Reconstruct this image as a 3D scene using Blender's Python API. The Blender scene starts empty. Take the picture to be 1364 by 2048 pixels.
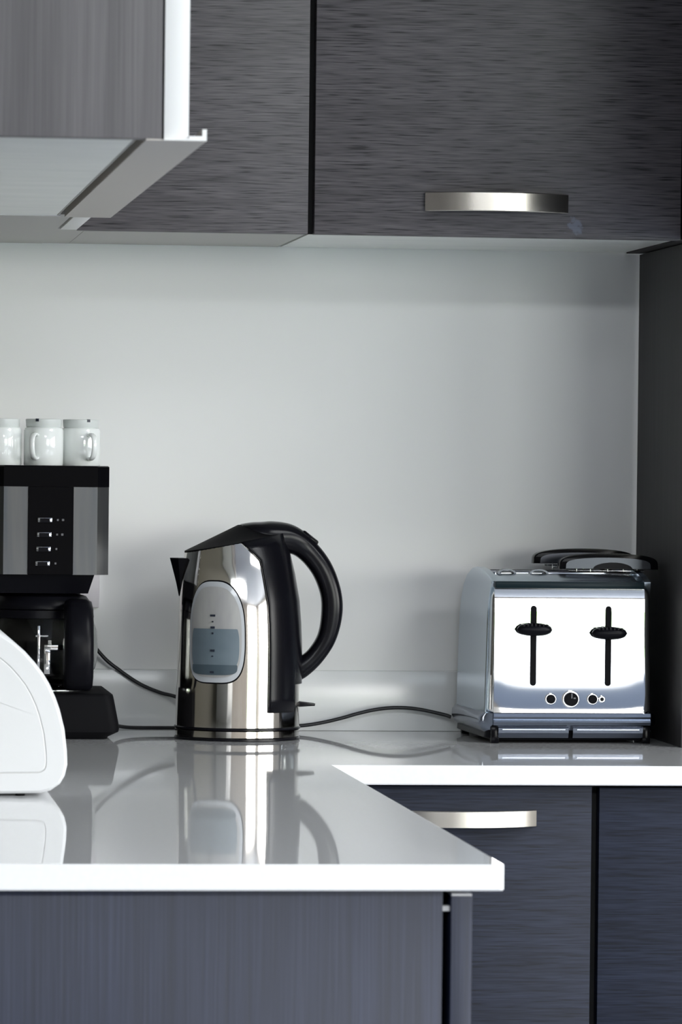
import bpy, bmesh, math
from math import sin, cos, pi, radians
from mathutils import Vector, Matrix

SC = bpy.context.scene
COL = SC.collection

# ------------------------------------------------------------------ materials
def mat(name, color, rough=0.5, metal=0.0, coat=0.0, spec=0.5, trans=0.0, ior=1.5, coat_rough=0.03, aniso=0.0):
    m = bpy.data.materials.new(name); m.use_nodes = True
    b = m.node_tree.nodes['Principled BSDF']
    b.inputs['Base Color'].default_value = (*color, 1)
    b.inputs['Roughness'].default_value = rough
    b.inputs['Metallic'].default_value = metal
    b.inputs['Coat Weight'].default_value = coat
    b.inputs['Coat Roughness'].default_value = coat_rough
    b.inputs['Specular IOR Level'].default_value = spec
    b.inputs['Transmission Weight'].default_value = trans
    b.inputs['IOR'].default_value = ior
    b.inputs['Anisotropic'].default_value = aniso
    return m

def N(m, t, **kw):
    n = m.node_tree.nodes.new(t)
    for k, v in kw.items():
        if k.startswith('i_'):
            n.inputs[k[2:].replace('_', ' ')].default_value = v
        else:
            setattr(n, k, v)
    return n

def noise_var(m, scale=(1, 1, 1), nscale=5, detail=3, lo=(0, 0, 0), hi=(1, 1, 1), p0=0.3, p1=0.7, rough_lo=None, rough_hi=None, bump=0.0):
    L = m.node_tree.links; b = m.node_tree.nodes['Principled BSDF']
    tc = N(m, 'ShaderNodeTexCoord'); mp = N(m, 'ShaderNodeMapping'); mp.inputs['Scale'].default_value = scale
    no = N(m, 'ShaderNodeTexNoise'); no.inputs['Scale'].default_value = nscale; no.inputs['Detail'].default_value = detail
    cr = N(m, 'ShaderNodeValToRGB')
    cr.color_ramp.elements[0].position = p0; cr.color_ramp.elements[0].color = (*lo, 1)
    cr.color_ramp.elements[1].position = p1; cr.color_ramp.elements[1].color = (*hi, 1)
    L.new(tc.outputs['Object'], mp.inputs['Vector']); L.new(mp.outputs[0], no.inputs['Vector'])
    L.new(no.outputs['Fac'], cr.inputs[0]); L.new(cr.outputs[0], b.inputs['Base Color'])
    if rough_lo is not None:
        mr = N(m, 'ShaderNodeMapRange'); mr.inputs['To Min'].default_value = rough_lo; mr.inputs['To Max'].default_value = rough_hi
        L.new(no.outputs['Fac'], mr.inputs['Value']); L.new(mr.outputs[0], b.inputs['Roughness'])
    if bump:
        bp = N(m, 'ShaderNodeBump'); bp.inputs['Strength'].default_value = bump; bp.inputs['Distance'].default_value = 0.001
        L.new(no.outputs['Fac'], bp.inputs['Height']); L.new(bp.outputs[0], b.inputs['Normal'])
    return m

def veneer(name, dark, mid, light, grain, rough=0.45, spec=.35):
    """open-pored dark oak veneer; grain = 'x' (horizontal) or 'z' (vertical)"""
    m = mat(name, mid, rough, spec=0.45)
    m.node_tree.nodes['Principled BSDF'].inputs['Specular IOR Level'].default_value = spec
    L = m.node_tree.links; b = m.node_tree.nodes['Principled BSDF']
    tc = N(m, 'ShaderNodeTexCoord')
    def nz(sc, s, det, rgh=0.55, off=0.0):
        mp = N(m, 'ShaderNodeMapping'); mp.inputs['Scale'].default_value = sc; mp.inputs['Location'].default_value = (off, off, off)
        no = N(m, 'ShaderNodeTexNoise'); no.inputs['Scale'].default_value = s; no.inputs['Detail'].default_value = det; no.inputs['Roughness'].default_value = rgh
        L.new(tc.outputs['Object'], mp.inputs['Vector']); L.new(mp.outputs[0], no.inputs['Vector']); return no
    if grain == 'x':
        fine = nz((26, 26, 640), 1, 2, 0.5); wide = nz((5, 5, 60), 1, 3, 0.6, 3.0)
    else:
        fine = nz((420, 420, 7), 1, 2, 0.5); wide = nz((45, 45, 1.5), 1, 3, 0.6, 3.0)
    cr = N(m, 'ShaderNodeValToRGB'); e = cr.color_ramp.elements
    if grain == 'x':
        e[0].position = 0.30; e[0].color = (*dark, 1); e[1].position = 0.70; e[1].color = (*light, 1)
        k = e.new(0.42); k.color = (*mid, 1)
    else:
        e[0].position = 0.25; e[0].color = (*dark, 1); e[1].position = 0.75; e[1].color = (*light, 1)
        k = e.new(0.5); k.color = (*mid, 1)
    L.new(fine.outputs['Fac'], cr.inputs[0])
    w = N(m, 'ShaderNodeMapRange'); w.inputs['From Min'].default_value = 0.3; w.inputs['From Max'].default_value = 0.7
    w.inputs['To Min'].default_value = 0.82; w.inputs['To Max'].default_value = 1.18
    L.new(wide.outputs['Fac'], w.inputs['Value'])
    mx = N(m, 'ShaderNodeVectorMath', operation='SCALE')
    L.new(cr.outputs[0], mx.inputs[0]); L.new(w.outputs[0], mx.inputs['Scale']); L.new(mx.outputs[0], b.inputs['Base Color'])
    bp = N(m, 'ShaderNodeBump'); bp.inputs['Strength'].default_value = 0.25; bp.inputs['Distance'].default_value = 0.0006
    L.new(fine.outputs['Fac'], bp.inputs['Height']); L.new(bp.outputs[0], b.inputs['Normal'])
    return m

M = {}
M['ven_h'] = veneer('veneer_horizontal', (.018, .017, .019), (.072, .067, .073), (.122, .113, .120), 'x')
M['ven_smudge'] = veneer('veneer_with_smudge', (.018, .017, .019), (.072, .067, .073), (.122, .113, .120), 'x')
def smudge(m, cx, cz, rx, rz):
    L = m.node_tree.links; b = m.node_tree.nodes['Principled BSDF']; src = b.inputs['Base Color'].links[0].from_socket
    tc = N(m, 'ShaderNodeTexCoord'); mp = N(m, 'ShaderNodeMapping'); mp.inputs['Location'].default_value = (-cx / rx, 0, -cz / rz); mp.inputs['Scale'].default_value = (1 / rx, 0, 1 / rz)
    ln = N(m, 'ShaderNodeVectorMath', operation='LENGTH'); no = N(m, 'ShaderNodeTexNoise'); no.inputs['Scale'].default_value = 160; no.inputs['Detail'].default_value = 3
    ad = N(m, 'ShaderNodeMath', operation='MULTIPLY_ADD'); ad.inputs[1].default_value = 2.6; ad.inputs[2].default_value = -1.1
    sm = N(m, 'ShaderNodeMath', operation='ADD'); mr = N(m, 'ShaderNodeMapRange'); mr.inputs['From Min'].default_value = 1.25; mr.inputs['From Max'].default_value = .75; mr.inputs['To Max'].default_value = .6
    mx = N(m, 'ShaderNodeMix', data_type='RGBA'); mx.inputs[7].default_value = (.16, .18, .24, 1)
    L.new(tc.outputs['Object'], mp.inputs[0]); L.new(mp.outputs[0], ln.inputs[0]); L.new(tc.outputs['Object'], no.inputs['Vector']); L.new(no.outputs['Fac'], ad.inputs[0])
    L.new(ln.outputs['Value'], sm.inputs[0]); L.new(ad.outputs[0], sm.inputs[1]); L.new(sm.outputs[0], mr.inputs['Value'])
    L.new(mr.outputs[0], mx.inputs[0]); L.new(src, mx.inputs[6]); L.new(mx.outputs[2], b.inputs['Base Color'])
smudge(M['ven_smudge'], .8345, 1.4740, .0085, .0090)
M['ven_hshade'] = veneer('veneer_horizontal_shaded', (.0045, .0065, .013), (.0075, .0110, .023), (.0150, .0200, .038), 'x', .5, .2)  # same wood as the upper doors, cool low-level shade put into the colour
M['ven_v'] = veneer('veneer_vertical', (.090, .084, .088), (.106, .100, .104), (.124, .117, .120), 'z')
M['ven_vshade'] = veneer('veneer_vertical_shaded', (.0085, .0120, .026), (.0115, .0160, .035), (.0185, .0240, .048), 'z')  # vertical veneer with the bluish shade of the lower run painted in
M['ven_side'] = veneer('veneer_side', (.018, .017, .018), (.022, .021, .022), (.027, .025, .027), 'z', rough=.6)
M['dark'] = mat('carcass_dark', (.006, .006, .006), .7)
M['laminate'] = noise_var(mat('white_laminate', (.8, .82, .79), .3), (3, 9, 3), 3, 3, (.82, .85, .81), (.90, .92, .88))
M['underside'] = mat('shaded_laminate', (.52, .51, .48), .5)  # white laminate greyed with the shade beside the left run
M['white_edge'] = mat('white_edging', (.90, .90, .88), .35)
M['rail'] = mat('tan_rail', (.60, .56, .51), .45)
M['gap_brown'] = mat('gap_brown', (.05, .022, .015), .7)
M['splash'] = noise_var(mat('back_painted_glass', (.7, .72, .71), .5, spec=.3, coat=.0), (1, 1, 1), 1.2, 2, (.86, .87, .865), (.88, .885, .88), rough_lo=.48, rough_hi=.55)
M['upstand'] = mat('upstand_quartz', (.82, .84, .84), .2)
M['quartz'] = noise_var(mat('white_quartz', (.85, .86, .88), .03), (1, 1, 1), 180, 2, (.79, .80, .81), (.82, .825, .83))
M['paint'] = noise_var(mat('wall_paint', (.8, .8, .78), .7), (1, 1, 1), 3, 2, (.74, .735, .71), (.77, .765, .75))
M['room'] = noise_var(mat('warm_wall_paint', (.5, .46, .42), .7), (1, 1, 1), 3, 2, (.24, .21, .18), (.29, .26, .22))
M['olive'] = mat('dark_olive_paint', (.10, .095, .075), .6)
M['parapet'] = mat('slate_blue_paint', (.10, .125, .175), .6)
M['floor'] = noise_var(mat('floor_tile', (.3, .33, .38), .25), (1, 1, 1), 2, 3, (.085, .105, .15), (.12, .145, .20))
M['chrome'] = mat('chrome', (.86, .86, .86), .035, 1.0)
M['chrome_dark'] = mat('chrome_dim', (.62, .63, .66), .08, 1.0)
M['steel'] = mat('polished_steel', (.74, .71, .67), .075, 1.0)
M['brushed'] = mat('brushed_steel', (.60, .57, .52), .26, 1.0)
M['cage_metal'] = mat('cage_metal', (.05, .054, .062), .25, 1.0)
M['tray_metal'] = mat('tray_metal', (.12, .135, .17), .25, 1.0)
M['base_metal'] = mat('reflection_tinted_chrome', (.22, .25, .31), .16, 1.0)  # chrome darkened with the bluish reflection of floor and worktop
M['top_dark'] = mat('dark_reflection', (.008, .016, .020), .3, spec=.08)
M['sidesteel'] = mat('satin_side_steel', (.55, .63, .70), .20, 1.0)
M['silver'] = noise_var(mat('silver_plastic', (.3, .31, .32), .3, .92), (30, 30, 2), 2, 3, (.09, .10, .115), (.15, .15, .15))
M['black'] = mat('black_plastic', (.004, .004, .006), .32, spec=.08)
M['kettle_black'] = mat('kettle_black', (.004, .004, .006), .22, spec=.16)
M['black_matt'] = mat('black_matt', (.004, .004, .005), .6, spec=.06)
M['black_gloss'] = mat('black_gloss', (.003, .003, .004), .15, spec=.07)
M['cord'] = mat('black_cord', (.008, .009, .012), .45)
M['porcelain'] = mat('white_porcelain', (.80, .83, .82), .08, coat=.5)
M['porc_shade'] = mat('porcelain_foot', (.62, .65, .64), .3)
M['binwhite'] = noise_var(mat('white_enamel', (.85, .85, .85), .4, spec=.2), (1, 1, 1), 6, 2, (.64, .65, .66), (.67, .68, .69))
M['groove'] = mat('enamel_groove', (.62, .62, .61), .5)
M['milky'] = mat('milky_plastic', (.42, .44, .47), .25, coat=.3)
M['milky_in'] = noise_var(mat('milky_inner', (.32, .32, .32), .35), (60, 60, 15), 1, 3, (.28, .28, .29), (.36, .36, .35))
M['water'] = noise_var(mat('gauge_water', (.12, .16, .19), .3), (30, 30, 30), 1, 2, (.10, .135, .165), (.14, .18, .21))
M['water_dark'] = mat('gauge_water_base', (.055, .08, .10), .3)
M['mark'] = mat('gauge_mark', (.01, .015, .03), .5)
M['icon'] = mat('icon_grey', (.10, .10, .11), .5)
M['glass'] = mat('carafe_glass', (.93, .95, .94), .02, trans=1.0, ior=1.25)
M['socket'] = mat('socket_plastic', (.78, .74, .78), .35)
M['frame'] = mat('window_frame', (.55, .55, .55), .4)
M['grass'] = noise_var(mat('lawn', (.1, .3, .03), .9), (1, 1, 1), 2, 4, (.08, .22, .02), (.18, .40, .05))
M['paving'] = noise_var(mat('terrace_paving', (.35, .36, .38), .8), (1, 1, 1), 1.5, 3, (.30, .31, .34), (.40, .41, .43))

# ------------------------------------------------------------------ helpers
def link(name, bm, m, parent=None, smooth=False, angle=35):
    bmesh.ops.recalc_face_normals(bm, faces=bm.faces)
    me = bpy.data.meshes.new(name); bm.to_mesh(me); bm.free()
    if smooth:
        for p in me.polygons: p.use_smooth = True
        me.set_sharp_from_angle(angle=radians(angle))
    o = bpy.data.objects.new(name, me); COL.objects.link(o)
    for x in (m if isinstance(m, (list, tuple)) else [m]): me.materials.append(x)
    if parent is not None: o.parent = parent
    return o

def abox(bm, x0, x1, y0, y1, z0, z1, bev=0.0, seg=2):
    b2 = bmesh.new(); bmesh.ops.create_cube(b2, size=1)
    for v in b2.verts:
        v.co = Vector(((x0 + x1) / 2 + v.co.x * (x1 - x0), (y0 + y1) / 2 + v.co.y * (y1 - y0), (z0 + z1) / 2 + v.co.z * (z1 - z0)))
    if bev: bmesh.ops.bevel(b2, geom=list(b2.edges), offset=bev, segments=seg, affect='EDGES', profile=.5)
    merge(bm, b2)

def merge(bm, b2, mtx=None):
    me = bpy.data.meshes.new('t'); b2.to_mesh(me); b2.free()
    if mtx is not None: me.transform(mtx)
    bm.from_mesh(me); bpy.data.meshes.remove(me)

def box(name, x0, x1, y0, y1, z0, z1, m, parent=None, bev=0.0, seg=2):
    bm = bmesh.new(); abox(bm, x0, x1, y0, y1, z0, z1, bev, seg); return link(name, bm, m, parent, bev > 0, 40)

def loft(bm, rings, cap0=True, cap1=True, closed=True):
    vs = [[bm.verts.new(p) for p in r] for r in rings]
    n = len(rings[0])
    for a, b in zip(vs, vs[1:]):
        for i in range(n if closed else n - 1):
            j = (i + 1) % n
            bm.faces.new((a[i], a[j], b[j], b[i]))
    if cap0: bm.faces.new(vs[0])
    if cap1: bm.faces.new(vs[-1][::-1])
    return vs

def circ(cx, cy, z, r, n=48, ry=None, slope=0.0):
    ry = r if ry is None else ry
    return [(cx + r * cos(2 * pi * i / n), cy + ry * sin(2 * pi * i / n), z + slope * r * cos(2 * pi * i / n)) for i in range(n)]

def lathe(bm, cx, cy, prof, n=48, cap0=True, cap1=True):
    loft(bm, [circ(cx, cy, z, r, n) for r, z in prof], cap0, cap1)

def prism(bm, pts, y0, y1, bev=0.0):
    """pts in (x,z), extruded along y"""
    b2 = bmesh.new()
    a = [b2.verts.new((x, y0, z)) for x, z in pts]; b = [b2.verts.new((x, y1, z)) for x, z in pts]
    n = len(pts)
    fa = b2.faces.new(a); fb = b2.faces.new(b[::-1])
    for i in range(n): b2.faces.new((a[i], b[i], b[(i + 1) % n], a[(i + 1) % n]))
    if bev:
        ed = list(set(list(fa.edges) + list(fb.edges)))
        bmesh.ops.bevel(b2, geom=ed, offset=bev, segments=3, affect='EDGES', profile=.5)
    merge(bm, b2)

def cr_path(pts, k=8):
    """Catmull-Rom through points of any dimension"""
    P = [Vector(p) for p in pts]; P = [P[0] * 2 - P[1]] + P + [P[-1] * 2 - P[-2]]
    out = []
    for i in range(1, len(P) - 2):
        for j in range(k):
            t = j / k
            a, b, c, d = P[i - 1], P[i], P[i + 1], P[i + 2]
            out.append(0.5 * ((2 * b) + (c - a) * t + (2 * a - 5 * b + 4 * c - d) * t * t + (3 * b - a - 3 * c + d) * t ** 3))
    out.append(P[-2]); return out

def tube(bm, pts, r, n=10, k=8, smooth=True):
    P = cr_path(pts, k) if smooth else [Vector(p) for p in pts]
    rings = []
    prev = None
    for i, p in enumerate(P):
        t = (P[min(i + 1, len(P) - 1)] - P[max(i - 1, 0)]).normalized()
        if prev is None:
            u = t.cross(Vector((0, 0, 1)))
            if u.length < .1: u = t.cross(Vector((0, 1, 0)))
        else:
            u = prev - t * prev.dot(t)
        u.normalize(); w = t.cross(u); prev = u
        rings.append([tuple(p + u * r * cos(2 * pi * q / n) + w * r * sin(2 * pi * q / n)) for q in range(n)])
    loft(bm, rings)

def band(bm, path, n=20):
    """path rows: (x, z, half width in the xz plane, half thickness in y), swept at y=yc with superellipse section"""
    P = cr_path([(a, b, c) for a, b, c, d, e in path], 8); Q = cr_path([(d, e, 0) for a, b, c, d, e in path], 8)
    rings = []
    for i, (p, q) in enumerate(zip(P, Q)):
        t = (P[min(i + 1, len(P) - 1)] - P[max(i - 1, 0)]); t = Vector((t.x, t.z if False else t.y, 0)).normalized()
        nx, nz = -t.y, t.x
        ring = []
        for k in range(n):
            a = 2 * pi * k / n
            c = abs(cos(a)) ** .75 * (1 if cos(a) > 0 else -1); s = abs(sin(a)) ** .75 * (1 if sin(a) > 0 else -1)
            ring.append((p.x + nx * p.z * c, q.y + q.x * s, p.y + nz * p.z * c))
        rings.append(ring)
    loft(bm, rings)

def empty(name, label, cat, loc=(0, 0, 0), group=None, rz=0):
    o = bpy.data.objects.new(name, None); COL.objects.link(o); o.location = loc; o.rotation_euler = (0, 0, rz)
    o.empty_display_size = .05
    o['label'] = label; o['category'] = cat
    if group: o['group'] = group
    return o

def tag(o, label, cat, group=None):
    o['label'] = label; o['category'] = cat
    if group: o['group'] = group
    return o

def struct(o):
    o['kind'] = 'structure'; return o

# ------------------------------------------------------------------ the room
XL, XR, YB, H = -3.2, 5.6, -9.0, 2.55
struct(box('floor', XL - .1, XR + .1, YB - .1, .1, -.1, 0, M['floor']))
struct(box('ceiling', XL - .1, XR + .1, YB - .1, .1, H, H + .1, M['paint']))
struct(box('wall_back', XL - .1, XR + .1, 0, .1, 0, H, M['splash']))
struct(box('wall_left', XL - .1, XL, YB, 0, 0, H, M['room']))
struct(box('wall_partition', -.17, -.07, -1.95, 0, 0, H, M['olive']))

def wall_with_hole(name, axis, at, a0, a1, h0, h1, z0, z1, th=.1):
    bm = bmesh.new()
    def b(p0, p1, q0, q1):
        if axis == 'y': abox(bm, p0, p1, at - th, at, q0, q1)
        else: abox(bm, at, at + th, p0, p1, q0, q1)
    b(a0, h0, 0, H); b(h1, a1, 0, H); b(h0, h1, z1, H)
    if z0 > 0: b(h0, h1, 0, z0)
    return struct(link(name, bm, M['room']))
WF = (2.45, 5.4, 0.46, 2.30)     # wall behind the camera: wide sliding doors
WR = (-7.6, -2.6, 0.46, 2.30)    # right wall
struct(box('trim_2', WF[0], WF[1], YB, YB + .03, 0, .46, M['parapet']))
struct(box('trim_3', XR - .03, XR, WR[0], WR[1], 0, .46, M['parapet']))
wall_with_hole('wall_front', 'y', YB, XL - .1, XR + .1, WF[0], WF[1], WF[2], WF[3])
wall_with_hole('wall_right', 'x', XR, YB, 0, WR[0], WR[1], WR[2], WR[3])

def win_frame(name, axis, at, a0, a1, z0, z1, n):
    bm = bmesh.new(); w = .05
    def b(p0, p1, q0, q1):
        if axis == 'y': abox(bm, p0, p1, at - .08, at - .02, q0, q1)
        else: abox(bm, at + .02, at + .08, p0, p1, q0, q1)
    b(a0, a1, z0, z0 + w); b(a0, a1, z1 - w, z1)
    for i in range(n + 1):
        c = a0 + (a1 - a0) * i / n; b(max(a0, c - w / 2), min(a1, c + w / 2), z0 + w, z1 - w)
    return struct(link(name, bm, M['frame']))
win_frame('window_1', 'y', YB, WF[0], WF[1], WF[2], WF[3], 2)
win_frame('window_2', 'x', XR, WR[0], WR[1], WR[2], WR[3], 3)
t = box('terrace', -14, 22, -30, YB - .12, -.12, -.02, M['paving']); t['kind'] = 'structure'
t = box('terrace_side', XR + .12, 22, YB - .12, 4, -.12, -.02, M['paving']); t['kind'] = 'structure'
t = box('lawn', -60, 90, -90, -30, -.14, -.02, M['grass']); t['kind'] = 'structure'

struct(box('trim_1', -.07, .9675, -.012, 0, .9, .970, M['upstand'], bev=.001))

# ------------------------------------------------------------------ worktop
def offset_poly(P, d):
    n = len(P); out = []
    for i in range(n):
        a, b, c = Vector(P[i - 1]), Vector(P[i]), Vector(P[(i + 1) % n])
        e1 = (b - a).normalized(); e2 = (c - b).normalized()
        n1 = Vector((-e1.y, e1.x)); n2 = Vector((-e2.y, e2.x)); m_ = (n1 + n2).normalized()
        out.append(tuple(b + m_ * d / max(.4, m_.dot(n1))))
    return out
bm = bmesh.new(); rc = .004
pts = [(-.068, -1.80)] + [(.542 - rc + rc * sin(radians(a)), -1.80 + rc - rc * cos(radians(a))) for a in (0, 18, 36, 54, 72, 90)] + [(.542, -.62), (1.6, -.62), (1.6, -.0125), (-.068, -.0125)]
loft(bm, [[(x, y, z) for x, y in offset_poly(pts, d)] for z, d in ((.8795, .0008), (.8803, .0002), (.8808, 0), (.8992, 0), (.8998, .0002), (.9, .0008))])
tag(link('worktop', bm, M['quartz']), 'glossy white L-shaped quartz worktop carrying the appliances', 'worktop')

# ------------------------------------------------------------------ cabinets
def bow_handle(name, parent, x0, x1, ydoor, z0, z1, bulge=.026, th=.0045, lab='brushed steel bow handle'):
    bm = bmesh.new(); n = 28; rings = []
    xc, hw = (x0 + x1) / 2, (x1 - x0) / 2
    for i in range(n + 1):
        u = -1 + 2 * i / n
        x = xc + hw * u; y = ydoor - .004 - bulge * (1 - abs(u) ** 2.3)
        d = 2.3 * abs(u) ** 1.3 * bulge / hw * (1 if u > 0 else -1)
        t = Vector((1, d, 0)).normalized(); nn = Vector((-t.y, t.x, 0))
        a = Vector((x, y, 0)); b = a + nn * th
        c = .0008
        rings.append([(a.x, a.y, z0 + c), (a.x + nn.x * c, a.y + nn.y * c, z0), (b.x, b.y, z0), (b.x, b.y, z1), (a.x + nn.x * c, a.y + nn.y * c, z1), (a.x, a.y, z1 - c)])
    loft(bm, rings)
    for x in (x0 + .006, x1 - .006): abox(bm, x - .003, x + .003, ydoor - .006, ydoor + .001, z0 + .001, z1 - .001)
    o = link(name, bm, M['brushed'], parent, True, 40); o['label'] = lab; return o

UZ = 1.4605; UT = 2.22
# right wall cabinet
c = empty('wall_cabinet', 'dark wood wall cabinet with a bow handle, above the toaster', 'cabinet', (.82, -.17, UZ))
def put(o, par):
    o.parent = par; o.matrix_parent_inverse = Matrix.Translation(par.location).inverted(); return o
put(box('carcass', .5465, .9520, -.3295, -.0005, UZ + .002, UT, M['laminate']), c)
d = put(box('door', .5472, .9522, -.349, -.3305, UZ, UT, M['ven_smudge'], bev=.0006), c)
bow_handle('handle', None, .668, .8262, -.349, 1.4872, 1.5080).parent = d
# middle wall cabinet
c = empty('wall_cabinet', 'dark wood wall cabinet without a handle, above the kettle', 'cabinet', (.41, -.17, UZ))
put(box('carcass', .300, .5425, -.3295, -.0005, UZ + .002, UT, M['underside']), c)
put(box('door', .2895, .5402, -.349, -.3305, UZ, UT, M['ven_h'], bev=.0006), c)
put(box('gap_strip', .5400, .5478, -.3302, -.3297, UZ + .0005, UT, M['dark']), c)
# corner wall cabinet
c = empty('wall_cabinet', 'grey-bottomed corner wall cabinet between the left and back runs', 'cabinet', (.1, -.3, UZ))
put(box('carcass', -.068, .2685, -.625, -.0005, UZ + .0015, UT, M['underside']), c)
put(box('filler_rail', .2705, .2885, -.622, -.352, UZ, UZ + .006, M['white_edge'], bev=.0004), c)
put(box('filler_panel', .2705, .2885, -.622, -.352, UZ + .0062, UT, M['ven_v']), c)
put(box('filler_back', .2689, .2995, -.330, -.0005, UZ + .002, UT, M['underside']), c)
# left wall cabinet
c = empty('wall_cabinet', 'nearest wall cabinet with vertical grain side and white-edged door, above the bread bin', 'cabinet', (.1, -1.2, UZ))
put(box('side_panel', -.068, .2722, -1.760, -1.742, UZ, UT, M['ven_v'], bev=.0004), c)
put(box('bottom_panel', -.068, .2515, -1.7415, -.632, UZ + .0002, UZ + .018, M['laminate']), c)
put(box('underside_trim', -.068, .2555, -.6315, -.6265, UZ - .0005, UZ + .018, M['white_edge']), c)
put(box('trim_strip', .2520, .2532, -1.7415, -.632, UZ, UZ + .010, M['underside']), c)
put(box('carcass', -.066, .2585, -1.7410, -.633, UZ + .0185, UT, M['gap_brown']), c)
put(box('front_frame', .2600, .2722, -1.7415, -.6265, UZ, UT, M['rail']), c)
d = put(box('door', .2738, .2930, -1.7588, -.6265, UZ + .0005, UT, M['ven_v'], bev=.0003), c)
o = box('edge_strip', .2738, .2930, -1.7605, -1.7587, UZ + .0005, UT, M['white_edge'], bev=.0003); o.parent = d; o['label'] = 'bright white door edge'
bm = bmesh.new()
prism(bm, [(.2600, UZ - .0012), (.3070, UZ - .0012), (.3070, UZ + .0078), (.3036, UZ + .0078), (.3036, UZ + .0024), (.2932, UZ + .0024), (.2932, UZ - .0002), (.2600, UZ - .0002)], -1.7605, -.6260)
o = link('grip_rail', bm, M['rail']); o.parent = d; o['label'] = 'pale grip rail with an upturned lip'
bm = bmesh.new()
prism(bm, [(.2738, UZ - .0012), (.3070, UZ - .0012), (.3070, UZ + .0078), (.3036, UZ + .0078), (.3036, UZ + .0024), (.2932, UZ + .0024), (.2932, UZ + .0004), (.2738, UZ + .0004)], -1.7625, -1.7606)
o = link('end_cap', bm, M['white_edge']); o.parent = d; o['label'] = 'white end cap'
for o in list(d.children): o.matrix_parent_inverse = Matrix.Identity(4)

# door children are in world coordinates: neutralise parents' transform
def rebake():
    for o in bpy.data.objects:
        if o.parent and o.parent.parent and o.matrix_parent_inverse == Matrix.Identity(4) and o.type == 'MESH':
            pass

# base cabinets of the back run
c = empty('base_cabinet', 'dark wood base cabinet in painted cool shade with a bow handle, left of the dark gap', 'cabinet', (.68, -.3, 0))
put(box('carcass', .5455, .8190, -.580, -.02, .10, .876, M['dark']), c)
d = put(box('door', .5245, .8173, -.600, -.5815, .12, .8772, M['ven_hshade'], bev=.0006), c)
bow_handle('handle', None, .600, .7585, -.600, .8352, .8530).parent = d
put(box('plinth', .5455, .8190, -.55, -.53, 0, .10, M['ven_hshade']), c)
c = empty('base_cabinet', 'dark wood base cabinet in painted cool shade without a handle, under the toaster, right of the gap', 'cabinet', (.95, -.3, 0))
put(box('carcass', .8192, 1.59, -.580, -.02, .10, .876, M['dark']), c)
put(box('door', .8252, 1.20, -.600, -.5815, .12, .8762, M['ven_hshade'], bev=.0006), c)
put(box('plinth', .8192, 1.59, -.55, -.53, 0, .10, M['ven_hshade']), c)
# left run
c = empty('base_cabinet', 'base cabinet with vertical grain end panel, bluish shade painted in, under the nearest worktop end', 'cabinet', (.2, -1.2, 0))
put(box('side_panel', -.068, .4958, -1.785, -1.766, 0, .8788, M['ven_vshade'], bev=.0004), c)
put(box('carcass', -.066, .4990, -1.764, -.03, .10, .876, M['dark']), c)
d = put(box('door', .5025, .5190, -1.785, -1.20, .12, .8740, M['ven_vshade'], bev=.0006), c)
o = box('top_edging', .5028, .5187, -1.7853, -1.20, .8742, .8762, M['frame']); o.parent = d
d = put(box('door', .5025, .5190, -1.197, -.62, .12, .8740, M['ven_vshade'], bev=.0006), c)
put(box('hinge_bolt', .4960, .5020, -1.780, -1.770, .862, .866, M['frame']), c)

# panel closing the niche on the right, tall unit beyond it
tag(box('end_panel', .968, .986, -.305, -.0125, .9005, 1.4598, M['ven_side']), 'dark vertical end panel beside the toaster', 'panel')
c = empty('wall_cabinet', 'deep dark wall cabinet at the right edge, standing forward of its neighbours', 'cabinet', (1.2, -.3, UZ))
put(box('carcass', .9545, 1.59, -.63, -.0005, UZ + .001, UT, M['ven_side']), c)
put(box('door', .9550, 1.59, -.65, -.631, UZ, UT, M['ven_h'], bev=.0006), c)

# ------------------------------------------------------------------ wall socket
s = tag(box('wall_socket', .262, .3392, -.008, -.0005, 1.0412, 1.098, M['socket'], bev=.0015), 'white wall socket plate behind the coffee maker', 'socket')
o = box('plug', .285, .315, -.0300, -.0085, 1.050, 1.080, M['black'], bev=.003); o.parent = s

# ------------------------------------------------------------------ kettle
KY = -.165
KT = [(.9150, .4861, .0700), (.9428, .48635, .0697), (.9991, .48685, .0690), (1.0320, .4864, .0681), (1.0555, .4857, .0667), (1.0836, .4834, .0626), (1.1000, .4815, .0585), (1.1130, .4800, .0550)]
KD = [tuple(p) for p in cr_path(KT, 6)]
def kbody(z):
    z = max(KD[0][0], min(KD[-1][0], z))
    for (a, ax, ar), (b, bx, br) in zip(KD, KD[1:]):
        if a <= z <= b:
            t = (z - a) / (b - a); return ax + (bx - ax) * t, ar + (br - ar) * t
k = empty('kettle', 'polished steel electric kettle with black handle and oval water window', 'kettle', (.486, KY, .9))
bm = bmesh.new()
P = cr_path(KT, 6); rings = []
for p in P:
    z, cx, r = p
    sl = max(0, (z - 1.04) / .073) ** 2 * .19
    rings.append(circ(cx, KY, z + (.008 * max(0, (z - 1.04) / .073) ** 2), r, 96, slope=sl))
loft(bm, rings, True, True)
body = put(link('body', bm, M['steel'], None, True, 50), k)
bm = bmesh.new(); rings = []
for i in range(9):
    t = i / 8
    r = .0552 * (1 - t) + .014 * t; left = .4247 + .060 * t; z = 1.1108 + .0300 * t
    rings.append([(left + r + r * cos(a), KY + r * sin(a), z + .19 * (1 - t) * (r + r * cos(a)) + (.0 if t > 0 else 0)) for a in [2 * pi * q / 64 for q in range(64)]])
rings.insert(0, [(x, y, z - .002) for x, y, z in rings[0]])
loft(bm, rings)
put(link('lid', bm, M['black_matt'], None, True, 40), k)
bm = bmesh.new()
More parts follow.
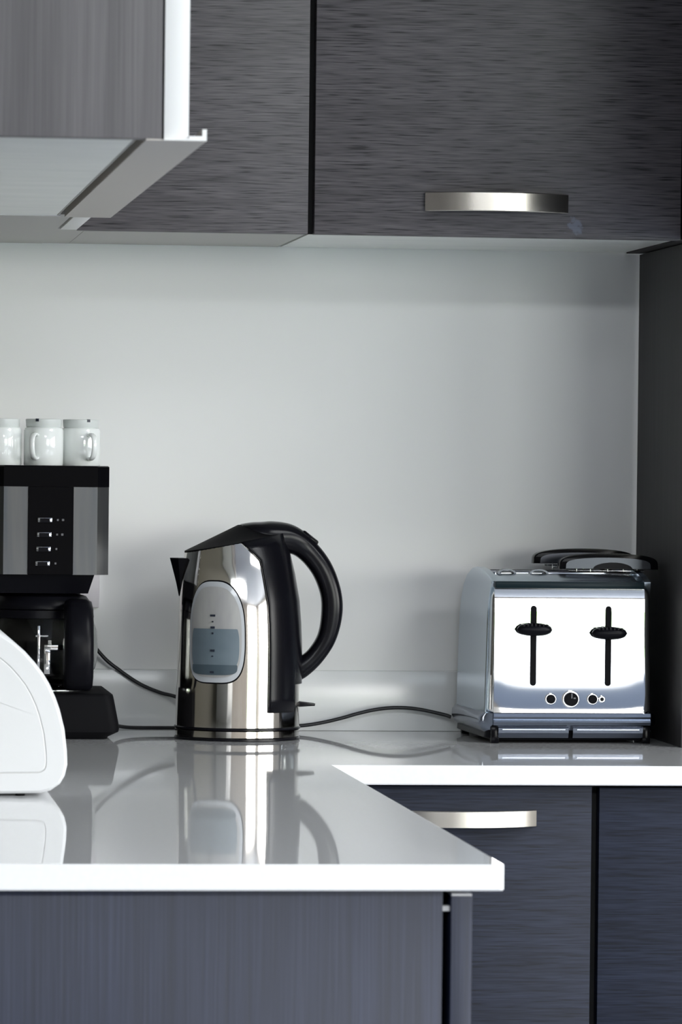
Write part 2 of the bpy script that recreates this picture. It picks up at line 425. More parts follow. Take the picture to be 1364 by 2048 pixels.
band(bm, [(.487, 1.136, .0060, .014, KY), (.500, 1.1330, .0115, .024, KY), (.517, 1.1280, .0175, .026, KY), (.541, 1.1260, .0165, .020, KY), (.5605, 1.1155, .0135, .015, KY), (.5790, 1.0940, .0125, .0145, KY),
          (.5900, 1.0675, .0120, .014, KY), (.5922, 1.0427, .0120, .014, KY), (.5868, 1.0150, .0108, .0135, KY), (.5740, .9940, .0105, .013, KY), (.5590, .9805, .0115, .013, KY), (.5480, .9740, .0115, .012, KY)])
h = put(link('handle', bm, M['kettle_black'], None, True, 60), k)
bm = bmesh.new()
band(bm, [(.508, 1.120, .016, .030, KY), (.522, 1.1080, .0180, .026, KY), (.5340, 1.0860, .0130, .0165, KY), (.5405, 1.0620, .0118, .016, KY), (.5445, 1.0283, .0115, .0155, KY), (.5463, .9944, .0110, .015, KY), (.5455, .9740, .0110, .014, KY), (.5440, .9620, .006, .010, KY)])
o = link('handle_stem', bm, M['kettle_black'], None, True, 60); o.parent = h
bm = bmesh.new(); abox(bm, -.011, .011, -.009, .009, -.0035, .0035, .002)
o = link('lid_button', bm, M['black_gloss'], None, True); o.parent = h; o.location = (.5655, KY, 1.1265); o.rotation_euler = (0, radians(38), 0)
# black band round the back of the body
bm = bmesh.new(); rows = []
zs = [.932, .9475, .963, .985, 1.005, 1.03, 1.055, 1.08, 1.095, 1.105, 1.1135]
phis = [radians(a) for a in range(-66, 67, 3)]
def band_pt(z, ph, off):
    cx, r = kbody(z); r += off
    return (cx + r * cos(ph), KY + r * sin(ph), z)
def band_keep(i, j):
    z = (zs[i] + zs[i + 1]) / 2; ph = abs(math.degrees((phis[j] + phis[j + 1]) / 2))
    wide = 60 + max(0, (z - 1.06)) * 260
    return not (z < .963 and ph < 34)
def bphi(z, ph): return ph * (1 + max(0, z - 1.05) * .8 + max(0, z - 1.096) * 16)
def bslope(z): return max(0, (z - 1.04) / .073) ** 2
vo = [[bm.verts.new((lambda q: (q[0], q[1], q[2] + bslope(z) * (.008 + .19 * (q[0] - kbody(z)[0]))))(band_pt(z, bphi(z, p), .0016))) for p in phis] for z in zs]
for i in range(len(zs) - 1):
    for j in range(len(phis) - 1):
        if band_keep(i, j): bm.faces.new((vo[i][j], vo[i][j + 1], vo[i + 1][j + 1], vo[i + 1][j]))
bmesh.ops.delete(bm, geom=[v for v in bm.verts if not v.link_faces], context='VERTS')
bmesh.ops.recalc_face_normals(bm, faces=bm.faces)
me_o = link('back_band', bm, M['kettle_black'], None, True, 50)
md = me_o.modifiers.new('thickness', 'SOLIDIFY'); md.thickness = .0022; md.offset = 0
put(me_o, k)
# collar below the lid
bm = bmesh.new()
# spout
ring = []
for (z, xl, xr, w) in [(1.0600, .4186, .4230, .004), (1.075, .4155, .4250, .010), (1.090, .4115, .4270, .015), (1.1030, .4080, .4290, .019)]:
    ring.append([(xl, KY, z), (xl + (xr - xl) * .4, KY - w * .75, z), (xr, KY - w, z), (xr, KY + w, z), (xl + (xr - xl) * .4, KY + w * .75, z)])
loft(bm, ring); put(link('spout', bm, M['kettle_black'], None, True, 30), k)
# water window
GC = -28
def gauge_outline(n=96, s=1.0, zlo=.9651, zhi=1.0787, hw=28.5):
    zc, hh = (zlo + zhi) / 2, (zhi - zlo) / 2; out = []
    for i in range(n):
        a = 2 * pi * i / n; c, q = cos(a), sin(a)
        e = .66 if q > 0 else .50
        u = abs(c) ** e * (1 if c > 0 else -1); v = abs(q) ** (.80 if q > 0 else .55) * (1 if q > 0 else -1)
        rr = math.hypot(0, 0)
        # slight narrowing towards the top
        wt = 1 - .05 * max(0, v) ** 2
        out.append((u * wt, v))
    return out, zc, hh, hw
def kpatch(bm, s0, s1, off0, off1, clip=None, zlo=.9651, zhi=1.0787, hw=28.5, rings=7):
    out, zc, hh, w = gauge_outline(zlo=zlo, zhi=zhi, hw=hw)
    R = []
    for k_ in range(rings + 1):
        t = k_ / rings; s = s0 + (s1 - s0) * t; off = off0 + (off1 - off0) * t
        ring = []
        for u, v in out:
            z = zc + hh * v * (1 + (s - 1) * 1.0)
            if s > .999: z = zc + (hh + (s - 1) * .034) * v
            if clip: z = min(z, clip)
            ph = radians(GC + w * u * s); cx, r = kbody(z); r += off
            ring.append((cx + r * sin(ph), KY - r * cos(ph), z))
        R.append(ring)
    loft(bm, R, False, s1 > .02 or True)
bm = bmesh.new(); kpatch(bm, 1.03, .99, .0003, .0014, rings=2); kpatch(bm, .99, .05, .0004, .0004)
g = put(link('water_window', bm, M['black_gloss'], None, True, 40), k); g['label'] = 'oval milky water window with level marks'
bm = bmesh.new(); kpatch(bm, .99, .05, .0016, .0022); o = link('pane', bm, M['milky'], None, True, 50); o.parent = g
bm = bmesh.new(); kpatch(bm, .89, .03, .0024, .0028); o = link('upper_pane', bm, M['milky_in'], None, True, 50); o.parent = g
bm = bmesh.new(); kpatch(bm, .93, .03, .0032, .0034, zlo=.9745, zhi=1.045, clip=1.0255, hw=25); o = link('water_level', bm, M['water'], None, True, 50); o.parent = g
bm = bmesh.new(); kpatch(bm, .93, .03, .0037, .0038, zlo=.9735, zhi=.993, clip=.9855, hw=23.5); o = link('water_bottom', bm, M['water_dark'], None, True, 50); o.parent = g
for zz, wd, hh_ in ((1.0403, .0060, .0022), (1.0270, .0050, .0024), (1.0013, .0050, .0024), (.9773, .0046, .0022), (1.0335, .0016, .0016), (1.0205, .002, .002), (.995, .002, .0012)):
    bm = bmesh.new(); cx, r = kbody(zz); r += .0041
    ph = radians(GC - 1); pts = []
    da = wd / 2 / r
    a = [(cx + r * sin(ph + s * da), KY - r * cos(ph + s * da), zz + v * hh_ / 2) for s, v in ((-1, -1), (1, -1), (1, 1), (-1, 1))]
    b = [(cx + (r - .0008) * sin(ph + s * da), KY - (r - .0008) * cos(ph + s * da), zz + v * hh_ / 2) for s, v in ((-1, -1), (1, -1), (1, 1), (-1, 1))]
    loft(bm, [b, a]); o = link('level_mark', bm, M['mark']); o.parent = g
# power base and switch
bm = bmesh.new(); lathe(bm, .4861, KY, [(.0685, .9117), (.0712, .9122), (.0712, .9140), (.0702, .9150)], 96)
put(link('seal_ring', bm, M['kettle_black'], None, True, 40), k)
bm = bmesh.new(); lathe(bm, .4861, KY, [(.0698, .9035), (.0702, .9040), (.0700, .9110), (.0690, .9117)], 96)
b_ = put(link('power_base', bm, M['steel'], None, True, 40), k)
bm = bmesh.new(); lathe(bm, .4861, KY, [(.0690, .9000), (.0708, .9006), (.0708, .9026), (.0695, .9035)], 96)
o = link('base_foot', bm, M['kettle_black'], None, True, 40); o.parent = b_
bm = bmesh.new()
prism(bm, [(.550, .9360), (.5731, .9374), (.5735, .9400), (.562, .9415), (.552, .9428)], KY - .010, KY + .010, .0008)
put(link('switch_lever', bm, M['kettle_black'], None, True, 40), k)

# ------------------------------------------------------------------ toaster
TW = .0925
def rrect(hw, z0, z1, rt, rb, taper=0.0, n=8, y=0.0):
    pts = []
    def arc(cx, cz, r, a0, a1):
        for i in range(n + 1):
            a = radians(a0 + (a1 - a0) * i / n); pts.append((cx + r * cos(a), y, cz + r * sin(a)))
    arc(hw - rb, z0 + rb, rb, -90, 0); arc(hw - taper - rt, z1 - rt, rt, 0, 90)
    arc(-(hw - taper - rt), z1 - rt, rt, 90, 180); arc(-(hw - rb), z0 + rb, rb, 180, 270)
    return pts
tk = empty('toaster', 'wide chrome toaster with two front levers beside the dark end panel', 'toaster', (.8550, -.236, .9), rz=radians(1.9))
def tl(name, bm, m, parent=None, smooth=True, ang=40):
    return link(name, bm, m, parent if parent is not None else tk, smooth, ang)
bm = bmesh.new(); rings = []
D = .205
ARCH = [(.003, .1815), (.015, .1852), (.030, .1885), (.060, .1933), (.100, .1955), (.130, .1935), (.160, .1860), (.180, .1750), (.195, .1580), (.200, .1400)]
def arch_z(y):
    if y <= ARCH[0][0]: return ARCH[0][1] - .3 * (ARCH[0][0] - y)
    for (a, p), (b, q) in zip(ARCH, ARCH[1:]):
        if a <= y <= b: return p + (q - p) * (y - a) / (b - a)
    return ARCH[-1][1]
for t in range(0, 7):
    a = radians(90 * t / 6); i = .0060 * (1 - sin(a)); y = .0060 * (1 - cos(a))
    rings.append(rrect(TW - i, .0345, arch_z(y) - .0005, max(.020 - i, .010), .004, .002, y=y))
for y in (.010, .015, .022, .030, .045, .060, .080, .100, .115, .130, .145, .160, .170, .180, .188, .195, .199):
    rings.append(rrect(TW, .0345, min(arch_z(y) - .0012, .1893), .021, .004, .002, y=y))
rings.append(rrect(TW - .002, .0345, .120, .021, .004, .002, y=.2015))
loft(bm, rings)
me = tl('body', bm, [M['chrome'], M['sidesteel']])
for p in me.data.polygons:
    if abs(p.normal.x) > .35 and abs(p.normal.y) < .3 or (p.normal.z > .3 and abs(p.normal.y) < .3): p.material_index = 1
# front plate: gently bulged mirror
bm = bmesh.new(); nu, nv = 24, 40; FX, Z0, Z1 = .0855, .0345, .1735
def plate_y(u, v): return -.0035 + .0004 * max(0, -v) ** 5 + .00035 * abs(u) ** 6 * max(0, -v) ** 2 + .0024 * max(0, v) ** 9 + .0000 * abs(u)
g_ = [[bm.verts.new((-.003 + FX * (-1 + 2 * i / nu), plate_y(-1 + 2 * i / nu, -1 + 2 * j / nv), Z0 + (Z1 - Z0) * j / nv)) for i in range(nu + 1)] for j in range(nv + 1)]
for j in range(nv):
    for i in range(nu): bm.faces.new((g_[j][i], g_[j][i + 1], g_[j + 1][i + 1], g_[j + 1][i]))
be = [e for e in bm.edges if len(e.link_faces) == 1]
ex = bmesh.ops.extrude_edge_only(bm, edges=be)
for v in [v for v in ex['geom'] if isinstance(v, bmesh.types.BMVert)]: v.co.y = .004
fp = tl('front_plate', bm, M['chrome'], None, True, 30); fp['label'] = 'mirror-bright chrome front plate'
def tlocal(x, z):
    return (x - .8550), z - .9
def disc(name, x, z, r, y0, y1, m, parent, n=32, bev=.0006):
    bm = bmesh.new(); prof = [(r, y0 + bev), (r - bev, y0)]
    rings = [[(x + rr * cos(2 * pi * i / n), yy, z + rr * sin(2 * pi * i / n)) for i in range(n)] for rr, yy in ((r, y1), (r, y0 + bev), (r - bev, y0))]
    loft(bm, rings); return link(name, bm, m, parent, True, 40)
for (wx, wz) in ((.8108, 1.0279), (.8962, 1.0243)):
    x, z = tlocal(wx, wz)
    bm = bmesh.new(); n = 12; pts = []
    for cz, a0 in ((.0683, 180), (.1512, 0)):
        for i in range(n + 1):
            a = radians(a0 + 180 * i / n); pts.append((x + .0034 * cos(a), cz + .0034 * sin(a)))
    prism(bm, pts, -.0046, -.002)
    sl = link('lever_slot', bm, M['black_matt'], fp)
    bm = bmesh.new(); rings = []
    for i in range(17):
        u = -1 + 2 * i / 16; s = max(.02, (1 - abs(u) ** 2.6) ** .5)
        rings.append([(x + .0205 * u, -.010 + .0085 * s * cos(2 * pi * q / 20), z + (.0072 * s * sin(2 * pi * q / 20))) for q in range(20)])
    loft(bm, rings)
    for q in range(7):
        xx = x + .0044 * (q - 3); abox(bm, xx - .0012, xx + .0012, -.0175, -.006, z + .0035, z + .0078 - .0006 * abs(q - 3), .0004, 1)
    link('lever', bm, M['black'], tk, True, 40)
for wx, r, nm in ((.8312, .0050, 'push_button'), (.8789, .0050, 'push_button')):
    x, z = tlocal(wx, .9500)
    o = disc('button_ring', x, z, r + .0015, -.0052, -.001, M['chrome'], fp)
    disc('push_button', x, z, r, -.0075, -.001, M['black_matt'], tk)
x, z = tlocal(.8540, .9500)
dl = disc('browning_dial', x, z, .0098, -.0062, -.001, M['chrome'], tk)
disc('dial_knob', x, z, .0076, -.0105, -.005, M['black_matt'], dl)
bm = bmesh.new(); abox(bm, x - .0006, x + .0006, -.0110, -.010, z + .001, z + .0068); abox(bm, x + .002, x + .0045, -.0110, -.010, z + .0005, z + .002)
link('dial_pointer', bm, M['icon'], dl)
x, z = tlocal(.8895, .9500); lr = disc('indicator_light', x, z, .0040, -.0058, -.001, M['chrome'], tk); disc('lens', x, z, .0022, -.0066, -.004, M['black_gloss'], lr)
bm = bmesh.new(); abox(bm, -.0880, .0820, -.0048, .006, .1736, .1815, .0012); o = tl('top_reflection_strip', bm, M['top_dark'])  # dark strip stands for the dark reflection along the rounded top edge
for sgn in (-1, 1):
    bm = bmesh.new()
    yz = [(.202, .0345), (.203, .100)] + ARCH[::-1] + [(.0035, .1790), (.0080, .1730), (.0140, .1660), (.0185, .1580), (.0210, .1480), (.0215, .1350), (.0220, .0345)]
    tp = lambda z: .0035 * (z - .0345) / .16
    loft(bm, [[(sgn * (TW - .006 - tp(z)), y, z) for y, z in yz], [(sgn * (TW + .0012 - tp(z)), y, z) for y, z in yz], [(sgn * (TW + .0022 - tp(z)), y + (.001 if y < .1 else -.001), z - .001) for y, z in yz]])
    tl('side_panel', bm, M['sidesteel'], None, True, 30)
# top trims and bread slots
for yy, in ((.070,), (.140,)):
    zt = min(arch_z(yy) - .0012, .1893)
    bm = bmesh.new(); abox(bm, -.078, .080, yy - .014, yy + .014, zt - .004, zt + .0016, .001); fr = tl('slot_surround', bm, M['chrome_dark'])
    bm = bmesh.new(); abox(bm, -.072, .074, yy - .009, yy + .009, zt - .002, zt + .0020); link('bread_slot', bm, M['black_matt'], fr)
for xx, yy in ((-.066, .050), (-.029, .050)):
    bm = bmesh.new(); rings = []
    zt = min(arch_z(yy) - .0012, .1893)
    for i in range(9):
        a = pi * i / 8; rings.append([(xx - .011 * cos(a), yy - .004, zt + .0050 * sin(a)), (xx - .011 * cos(a), yy + .004, zt + .0050 * sin(a)), (xx - .009 * cos(a), yy + .004, zt - .001 + .0045 * sin(a)), (xx - .009 * cos(a), yy - .004, zt - .001 + .0045 * sin(a))])
    loft(bm, rings); tl('bread_guide', bm, M['cage_metal'])
# base skirt
bm = bmesh.new()
def plan(hw, y0, y1, r, z, n=6):
    pts = []
    for cx, cy, a0 in ((hw - r, y1 - r, 0), (-hw + r, y1 - r, 90), (-hw + r, y0 + r, 180), (hw - r, y0 + r, 270)):
        for i in range(n + 1):
            a = radians(a0 + 90 * i / n); pts.append((cx + r * cos(a), cy + r * sin(a), z))
    return pts
loft(bm, [plan(.0935, .002, .204, .012, .0345), plan(.0975, .000, .207, .016, .0335), plan(.1015, .002, .210, .020, .0290), plan(.1020, .003, .210, .020, .0215), plan(.0985, .004, .208, .018, .0150), plan(.092, .006, .203, .016, .0090)])
sk = tl('base_skirt', bm, M['base_metal'], None, True, 50)
bm = bmesh.new(); loft(bm, [plan(.0945, .004, .204, .012, .0145), plan(.0955, .006, .206, .016, .0060), plan(.088, .010, .198, .012, .0030)]); link('black_underside', bm, M['black'], sk, True, 40)
bm = bmesh.new(); sec = [(-.0005, .0345), (-.0050, .0338), (-.0058, .0300), (-.0040, .0268), (-.0052, .0262), (-.0058, .0240), (-.0040, .0206), (.004, .0205), (.004, .0345)]
loft(bm, [[(x, y, z) for y, z in sec] for x in (-.0885, .0905)])
tl('base_strip', bm, M['base_metal'])
for x0, x1 in ((-.0830, -.0030), (.0020, .0820)):
    bm = bmesh.new(); sec = [(-.0040, .0188), (-.0052, .0176), (-.0046, .0120), (-.0028, .0070), (-.0015, .0062), (.006, .0062), (.006, .0188)]
    loft(bm, [[(x, y, z) for y, z in sec] for x in (x0, x1)])
    ct = tl('crumb_tray', bm, M['tray_metal'], None, False);
    bm = bmesh.new(); abox(bm, x0 + .004, x1 - .004, -.0062, -.0045, .0150, .0166, .0004); link('tray_lip', bm, M['base_metal'], ct)
for xx in (-.086, .0865):
    for yy in (.002, .190):
        bm = bmesh.new(); abox(bm, xx - .0045, xx + .0045, yy - .004, yy + .006, 0, .0190, .001); tl('foot', bm, M['black_gloss'])

# ------------------------------------------------------------------ sandwich cages in the toaster
def cage(name, x0, x1, zb, zt, y, label):
    e = empty(name, label, 'toasting cage', ((x0 + x1) / 2, y, zb))
    hw, h = (x1 - x0) / 2, zt - zb
    def arch(s, sh, n=28, e1=.42):
        return [(hw * s * cos(pi * i / n) , max(0, h * sh * sin(pi * i / n) ** e1)) for i in range(n + 1)]
    bm = bmesh.new(); outer = arch(1, 1)
    prism(bm, [(x, z) for x, z in outer], -.010, .010, .0018)
    hd = link('handle', bm, M['black_gloss'], e, True, 40)
    bm = bmesh.new(); p = [(x - .001, z + .0006) for x, z in arch(.86, .70)]
    prism(bm, p, -.0112, -.009); link('handle_plate', bm, M['cage_metal'], hd, True, 30)
    bm = bmesh.new(); n = 20
    p = [(.004 + hw * .40 * cos(pi * i / n), .0002 + h * .42 * sin(pi * i / n)) for i in range(n + 1)]
    prism(bm, p, -.0120, -.0100); link('handle_grip', bm, M['black'], hd, True, 30)
    zl = 1.076 - zb
    bm = bmesh.new()
    for xx in (-.036, -.020, .0, .018, .034):
        tube(bm, [(xx, 0, .0012), (xx + .001, 0, zl)], .0010, 8, smooth=False)
    tube(bm, [(-.036, 0, -.004), (-.008, -.002, -.006), (.004, -.002, zl * .8)], .0009, 8)
    tube(bm, [(-.045, 0, -.002), (.042, 0, -.002)], .0010, 8, smooth=False)
    tube(bm, [(.018, 0, -.006), (.044, 0, -.0065)], .0009, 8, smooth=False)
    link('wire_frame', bm, M['chrome_dark'], e, True, 60)
    return e
cage('toasting_cage', .8506, .9640, 1.0945, 1.1125, -.166, 'front black-handled toasting cage hooked in the toaster top')
cage('toasting_cage', .8320, .9500, 1.0990, 1.1165, -.096, 'rear black-handled toasting cage, half hidden behind the front one')

# ------------------------------------------------------------------ coffee maker
CX = .2715
cm = empty('coffee_maker', 'black and silver drip coffee maker with white mugs on top', 'coffee maker', (CX, -.11, .9))
def cput(name, bm, m, smooth=True, ang=35, parent=None):
    o = link(name, bm, m, None, smooth, ang)
    if parent is None: put(o, cm)
    else: o.parent = parent
    return o
def head_plan(z, ins=0.0, x0=.207, x1=.3375, yf=-.195, yb=-.035, ch=.0125):
    x0 += ins; x1 -= ins; yf += ins; yb -= ins
    return [(x0 + ch, yf, z), (x1 - ch - .001, yf, z), (x1, yf + ch, z), (x1, yb, z), (x0, yb, z), (x0, yf + ch, z)]
bm = bmesh.new(); loft(bm, [head_plan(1.0835), head_plan(1.1815)]); cput('head', bm, M['silver'], False)
bm = bmesh.new(); loft(bm, [head_plan(1.1816, -.0002), head_plan(1.2040, -.0002), head_plan(1.2052, .0012)]); cput('lid', bm, M['black_gloss'], False)
bm = bmesh.new(); abox(bm, .2466, .2973, -.1972, -.1945, 1.0835, 1.1815, .0004, 1); cpn = cput('control_panel', bm, M['black_gloss'])
for i, (x, z) in enumerate(((.2654, 1.1445), (.2647, 1.1282), (.2640, 1.1121), (.2632, 1.0960))):
    bm = bmesh.new(); abox(bm, x - .0082, x + .0082, -.1990, -.1970, z - .0026, z + .0026, .0009, 2); bt = cput('button', bm, M['chrome_dark'], True, 40, cpn)
    bm = bmesh.new(); abox(bm, x - .0056, x + .0056, -.1996, -.1970, z - .0030, z + .0018, .0003, 1)
    cput('button_face', bm, M['black'], False, 35, cpn)
    bm = bmesh.new(); abox(bm, x + .0135, x + .0155, -.1976, -.1970, z - .0010, z + .0012)
    if i < 2: abox(bm, x + .0190, x + .0215, -.1976, -.1970, z - .0010, z + .0014)
    cput('printed_mark', bm, M['icon'], False, 35, cpn)
bm = bmesh.new(); loft(bm, [[(.3225 - (.3225 - .212) * (i in (0, 3)), y, 1.0834) for i, y in ((0, -.178), (1, -.178), (2, -.05), (3, -.05))],
                            [(.3160 - (.3160 - .216) * (i in (0, 3)), y, 1.062) for i, y in ((0, -.170), (1, -.170), (2, -.06), (3, -.06))]])
cput('brew_basket', bm, M['black'], False)
bm = bmesh.new(); abox(bm, .212, .314, -.062, -.040, .9505, 1.0836, .004); cput('column', bm, M['black'])
bm = bmesh.new()
def bplan(x0, x1, yf, yb, z, r=.012, n=6):
    pts = []
    for cx, cy, a0, rr in ((x1 - .006, yb - .006, 0, .006), (x0 + .006, yb - .006, 90, .006), (x0 + r, yf + r, 180, r), (x1 - r, yf + r, 270, r)):
        for i in range(n + 1):
            a = radians(a0 + 90 * i / n); pts.append((cx + rr * cos(a), cy + rr * sin(a), z))
    return pts
loft(bm, [bplan(.200, .338, -.196, -.024, .9000), bplan(.196, .3390, -.199, -.022, .9028), bplan(.186, .3500, -.206, -.022, .9085), bplan(.185, .3512, -.206, -.022, .9130),
          bplan(.190, .3445, -.203, -.022, .9470), bplan(.191, .3435, -.202, -.023, .9500), bplan(.193, .3415, -.200, -.024, .9515)])
cput('base', bm, M['black_matt'])
bm = bmesh.new(); lathe(bm, .265, -.118, [(.058, .9514), (.060, .9520), (.060, .9535), (.058, .9540)], 48); cput('warming_plate', bm, M['chrome_dark'])
# carafe
CC = (.265, -.118)
prof = [(.0480, .9545), (.0560, .9570), (.0600, .9640), (.0640, .9800), (.0660, 1.0000), (.0650, 1.0180), (.0600, 1.0340), (.0555, 1.0430)]
bm = bmesh.new()
inner = [(r - .0016, z + (.002 if i == 0 else 0)) for i, (r, z) in enumerate(prof)]
lathe(bm, *CC, prof + inner[::-1], 64, True, True); cf = cput('carafe', bm, M['glass'], True, 60); cf['label'] = 'clear glass carafe'
bm = bmesh.new(); lathe(bm, *CC, [(.0565, 1.0430), (.0578, 1.0440), (.0578, 1.0500), (.052, 1.0580), (.040, 1.0610), (.010, 1.0615)], 48); cput('carafe_lid', bm, M['black'], True, 40, cf)
bm = bmesh.new(); abox(bm, .312, .3225, -.135, -.120, 1.0440, 1.0505, .001); cput('hinge_knob', bm, M['black'], True, 40, cf)
bm = bmesh.new(); lathe(bm, *CC, [(.0585, 1.0335), (.0612, 1.0340), (.0600, 1.0425), (.0570, 1.0430)], 48); cput('carafe_collar', bm, M['black'], True, 40, cf)
bm = bmesh.new(); rings = []
for z, hw, y, th in ((.9545, .013, -.196, .005), (.9580, .0160, -.203, .008), (.970, .0165, -.211, .009), (.990, .0165, -.215, .009), (1.012, .0165, -.214, .009), (1.030, .0165, -.208, .010), (1.045, .0165, -.198, .014), (1.0535, .0150, -.188, .016), (1.0560, .010, -.185, .014)):
    rings.append([(.3040 + hw * (abs(cos(2 * pi * q / 24)) ** .6) * (1 if cos(2 * pi * q / 24) > 0 else -1), y + th * sin(2 * pi * q / 24), z) for q in range(24)])
loft(bm, rings); cput('carafe_handle', bm, M['black'], True, 60, cf)
bm = bmesh.new(); abox(bm, .2665, .2735, -.1885, -.1860, .9720, 1.0040, .0008); abox(bm, .2590, .2618, -.1885, -.1865, .9780, 1.0260, .0005); abox(bm, .2665, .2880, -.1895, -.1862, .9990, 1.0050, .0008)
cput('reflection_bars', bm, M['chrome'], True, 40, cf)  # chrome bars stand in for reflections in the carafe
bm = bmesh.new(); lathe(bm, *CC, [(.0500, .9560), (.0580, .9600), (.0600, .9660), (.0590, .9662)], 48); cput('coffee_rest', bm, M['black_gloss'], True, 40, cf)

# ------------------------------------------------------------------ upturned mugs on the coffee maker
def mug_mesh_parts(handle_dir):
    e = empty('coffee_mug', 'x', 'mug', (0, 0, 0), 'upturned white mugs on the coffee maker')
    bm = bmesh.new(); R = .0222
    lathe(bm, 0, 0, [(R - .002, .0), (R - .0006, 0), (R, .0008), (R, .0395), (R - .0010, .0420), (R - .0030, .0430)], 48, True, True)
    link('cup', bm, M['porcelain'], e, True, 40)
    bm = bmesh.new(); lathe(bm, 0, 0, [(R - .0034, .0425), (R - .0022, .0440), (R - .0018, .0515), (R - .0025, .0522), (R - .0042, .0522), (R - .0048, .0470)], 48, True, True)
    link('foot_ring', bm, M['porc_shade'], e, True, 40)
    bm = bmesh.new(); P = cr_path([(0, -R + .001, .0340), (0, -R - .007, .0350), (0, -R - .0135, .0300), (0, -R - .0145, .0200), (0, -R - .0110, .0110), (0, -R - .005, .0075), (0, -R + .001, .0085)], 6)
    rings = []
    for i, p in enumerate(P):
        t = (P[min(i + 1, len(P) - 1)] - P[max(i - 1, 0)]).normalized(); w = Vector((1, 0, 0)); u = t.cross(w)
        rings.append([tuple(p + w * .0034 * cos(2 * pi * q / 12) + u * .0019 * sin(2 * pi * q / 12)) for q in range(12)])
    loft(bm, rings); link('handle', bm, M['porcelain'], e, True, 60)
    bm = bmesh.new(); abox(bm, -.0018, .0018, -R + .0014, -R + .004, .0492, .0524); link('drain_notch', bm, M['mark'], e)
    return e
def copy_thing(root):
    r = root.copy(); COL.objects.link(r)
    for ch in root.children:
        q = ch.copy(); COL.objects.link(q); q.parent = r
    return r
mug = mug_mesh_parts(0)
for i, (x, y, rz, lab) in enumerate(((.2185, -.150, radians(-40), 'upturned white mug on the coffee maker, leftmost, cut by the frame'),
                                     (.2655, -.150, radians(-24), 'upturned white mug on the coffee maker, middle one with handle at left'),
                                     (.3085, -.128, radians(22), 'upturned white mug on the coffee maker, rightmost, nearest the kettle'))):
    o = mug if i == 0 else copy_thing(mug)
    o.location = (x, y, 1.2053); o.rotation_euler = (0, 0, rz); o['label'] = lab

# ------------------------------------------------------------------ bread bin
bb = empty('bread_bin', 'white enamel bread bin with rounded front on the near worktop end', 'bread bin', (.1, -.92, .9))
prof = [(-.055, .9045), (.1811, .9020), (.2179, .9026), (.2275, .9050), (.2365, .9115), (.2408, .9190), (.2430, .929), (.2425, .9420), (.2400, .9620), (.2355, .9798), (.2315, .9910), (.2261, 1.0029), (.2195, 1.0140), (.2120, 1.0236), (.2030, 1.0335), (.1934, 1.0419), (.1795, 1.0511), (.160, 1.0615), (.135, 1.0710), (.105, 1.0780), (.060, 1.0820), (-.040, 1.0825), (-.055, 1.078)]
bm = bmesh.new()
def R_(P, y): return [(x, y, z) for x, z in P]
p0 = prof; 
loft(bm, [R_(offset_poly(prof, .0010), -1.0785), R_(prof, -1.0765), R_(prof, -.7435), R_(offset_poly(prof, .0010), -.7415)])
put(link('body', bm, M['binwhite'], None, True, 30), bb)
bm = bmesh.new(); q1 = offset_poly(prof, .0018)
loft(bm, [R_(q1, -1.0786), R_(q1, -1.0805), R_(offset_poly(prof, .0030), -1.0815), R_(offset_poly(prof, .0190), -1.0815), R_(offset_poly(prof, .0190), -1.0800)], False, True)
ep = put(link('end_plate', bm, M['binwhite'], None, False), bb)
bm = bmesh.new(); q2 = offset_poly(prof, .0190)
loft(bm, [R_(offset_poly(prof, .0188), -1.0803), R_(offset_poly(prof, .0198), -1.0806)], True, True)
o = link('groove', bm, M['groove'], None, False); o.parent = ep
bm = bmesh.new(); loft(bm, [R_(offset_poly(prof, .0196), -1.0802), R_(offset_poly(prof, .0199), -1.0812), R_(offset_poly(prof, .0206), -1.0816)], True, True)
o = link('inner_panel', bm, M['binwhite'], None, False); o.parent = ep
for x, y in ((.200, -1.070), (.217, -.760), (-.03, -1.065), (-.03, -.760)):
    bm = bmesh.new(); lathe(bm, x, y, [(.004, .9), (.0045, .9005), (.0045, .9035)], 20); put(link('foot', bm, M['black_matt']), bb)

# ------------------------------------------------------------------ cords
bm = bmesh.new()
tube(bm, [(.303, -.0330, 1.052), (.318, -.0300, 1.018), (.3427, -.022, .9858), (.3632, -.020, .9690), (.3865, -.020, .9537), (.4098, -.020, .9440), (.4300, -.021, .9385), (.460, -.024, .924), (.500, -.026, .9090), (.540, -.028, .9058), (.5721, -.030, .9068), (.5953, -.030, .9101), (.6186, -.030, .9154), (.6419, -.030, .9220), (.6653, -.030, .9268), (.6887, -.030, .9284), (.7121, -.030, .9264), (.7404, -.032, .9205), (.7480, -.034, .9180)], .0022)
tag(link('power_cord', bm, M['cord'], None, True, 60), 'long black cord from the wall socket, down behind the kettle and up to the toaster', 'cord')
bm = bmesh.new()
tube(bm, [(.3535, -.100, .9100), (.366, -.088, .9075), (.385, -.080, .9065), (.4231, -.074, .9062), (.450, -.080, .9062), (.462, -.090, .9065)], .0022)
tag(link('power_cord', bm, M['cord'], None, True, 60), 'short black cord lying on the worktop between coffee maker and kettle', 'cord')

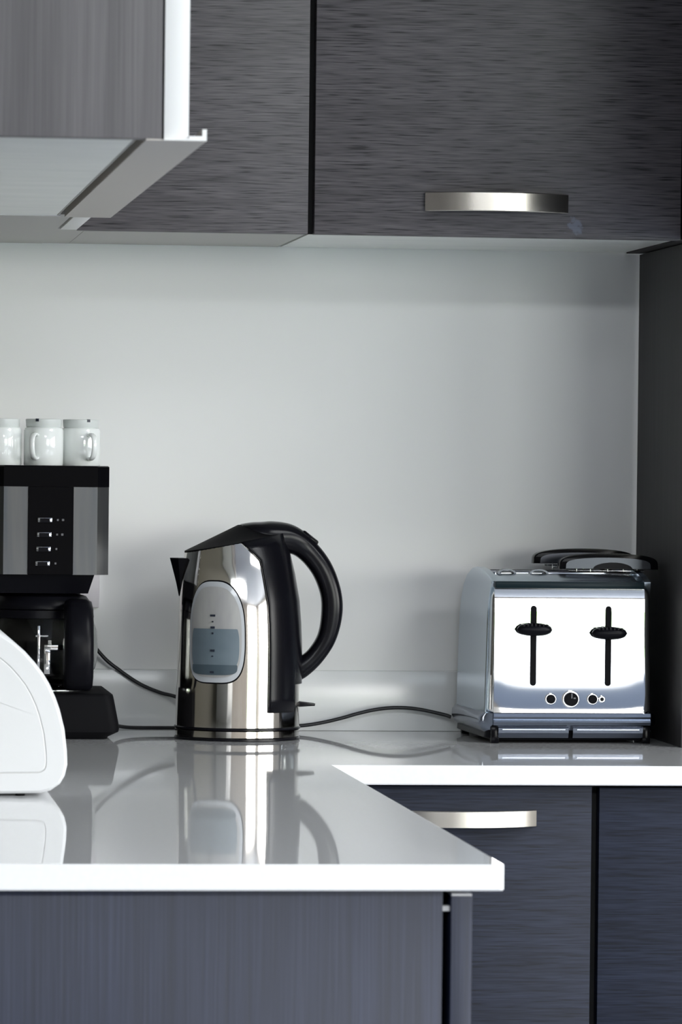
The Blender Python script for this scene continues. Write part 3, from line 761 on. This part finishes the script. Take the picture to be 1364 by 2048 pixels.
# ------------------------------------------------------------------ world, lights
w = bpy.data.worlds.new('sky'); SC.world = w; w.use_nodes = True
nt = w.node_tree; bg = nt.nodes['Background']
tc = nt.nodes.new('ShaderNodeTexCoord'); sp = nt.nodes.new('ShaderNodeSeparateXYZ'); cr = nt.nodes.new('ShaderNodeValToRGB')
nt.links.new(tc.outputs['Generated'], sp.inputs[0]); nt.links.new(sp.outputs['Z'], cr.inputs[0])
cr.color_ramp.elements[0].position = 0; cr.color_ramp.elements[0].color = (1, .985, .955, 1)
cr.color_ramp.elements[1].position = .6; cr.color_ramp.elements[1].color = (.88, .94, 1, 1)
nt.links.new(cr.outputs[0], bg.inputs[0]); bg.inputs[1].default_value = 15.0

l = bpy.data.lights.new('added_wall_fill', 'AREA'); l.shape = 'RECTANGLE'; l.size = 4.0; l.size_y = 1.0; l.energy = 290; l.color = (.93, .97, 1)  # added fill light to even out the back wall, no known fitting
o = bpy.data.objects.new('added_wall_fill', l); COL.objects.link(o); o.location = (-.2, -6.4, H - .02)
l = bpy.data.lights.new('added_worktop_fill', 'AREA'); l.shape = 'RECTANGLE'; l.size = 1.4; l.size_y = 1.4; l.energy = 75; l.color = (.97, .99, 1)  # second added light, brightens the worktop surface
o = bpy.data.objects.new('added_worktop_fill', l); COL.objects.link(o); o.location = (2.5, -2.2, H - .02)
def portal(name, loc, rot, sx, sy):
    l = bpy.data.lights.new(name, 'AREA'); l.shape = 'RECTANGLE'; l.size = sx; l.size_y = sy; l.cycles.is_portal = True
    o = bpy.data.objects.new(name, l); COL.objects.link(o); o.location = loc; o.rotation_euler = rot; return o
portal('window_portal', ((WF[0] + WF[1]) / 2, YB - .1, (WF[2] + WF[3]) / 2), (radians(90), 0, 0), WF[1] - WF[0], WF[3] - WF[2])
portal('window_portal', (XR + .1, (WR[0] + WR[1]) / 2, (WR[2] + WR[3]) / 2), (radians(90), 0, radians(90)), WR[1] - WR[0], WR[3] - WR[2])

# ------------------------------------------------------------------ camera
C = Vector((0, -5.32766, 1.20701)); yaw, pitch, roll, F = .11596, -.00974, .01125, 9198.11
fwd = Vector((sin(yaw) * cos(pitch), cos(yaw) * cos(pitch), sin(pitch)))
right = Vector((cos(yaw), -sin(yaw), 0)); up = right.cross(fwd)
r2 = right * cos(roll) + up * sin(roll); u2 = up * cos(roll) - right * sin(roll)
cam = bpy.data.cameras.new('camera'); co = bpy.data.objects.new('camera', cam); COL.objects.link(co)
mw = Matrix.Identity(4)
for i in range(3): mw[i][0] = r2[i]; mw[i][1] = u2[i]; mw[i][2] = -fwd[i]; mw[i][3] = C[i]
co.matrix_world = mw
cam.sensor_fit = 'AUTO'; cam.sensor_width = 36; cam.lens = F / 2048 * 36
cam.clip_start = .1; cam.clip_end = 300
cam.dof.use_dof = True; cam.dof.focus_distance = 5.05; cam.dof.aperture_fstop = 22
SC.camera = co

SC.view_settings.view_transform = 'Standard'; SC.view_settings.look = 'None'
SC.view_settings.gamma = 1; SC.view_settings.use_curve_mapping = False
SC.view_settings.exposure = 0.06
SC.cycles.use_denoising = True
SC.cycles.max_bounces = 10; SC.cycles.diffuse_bounces = 5; SC.cycles.glossy_bounces = 6; SC.cycles.transmission_bounces = 8
SC.cycles.caustics_reflective = False; SC.cycles.caustics_refractive = False
SC.cycles.sample_clamp_indirect = 8
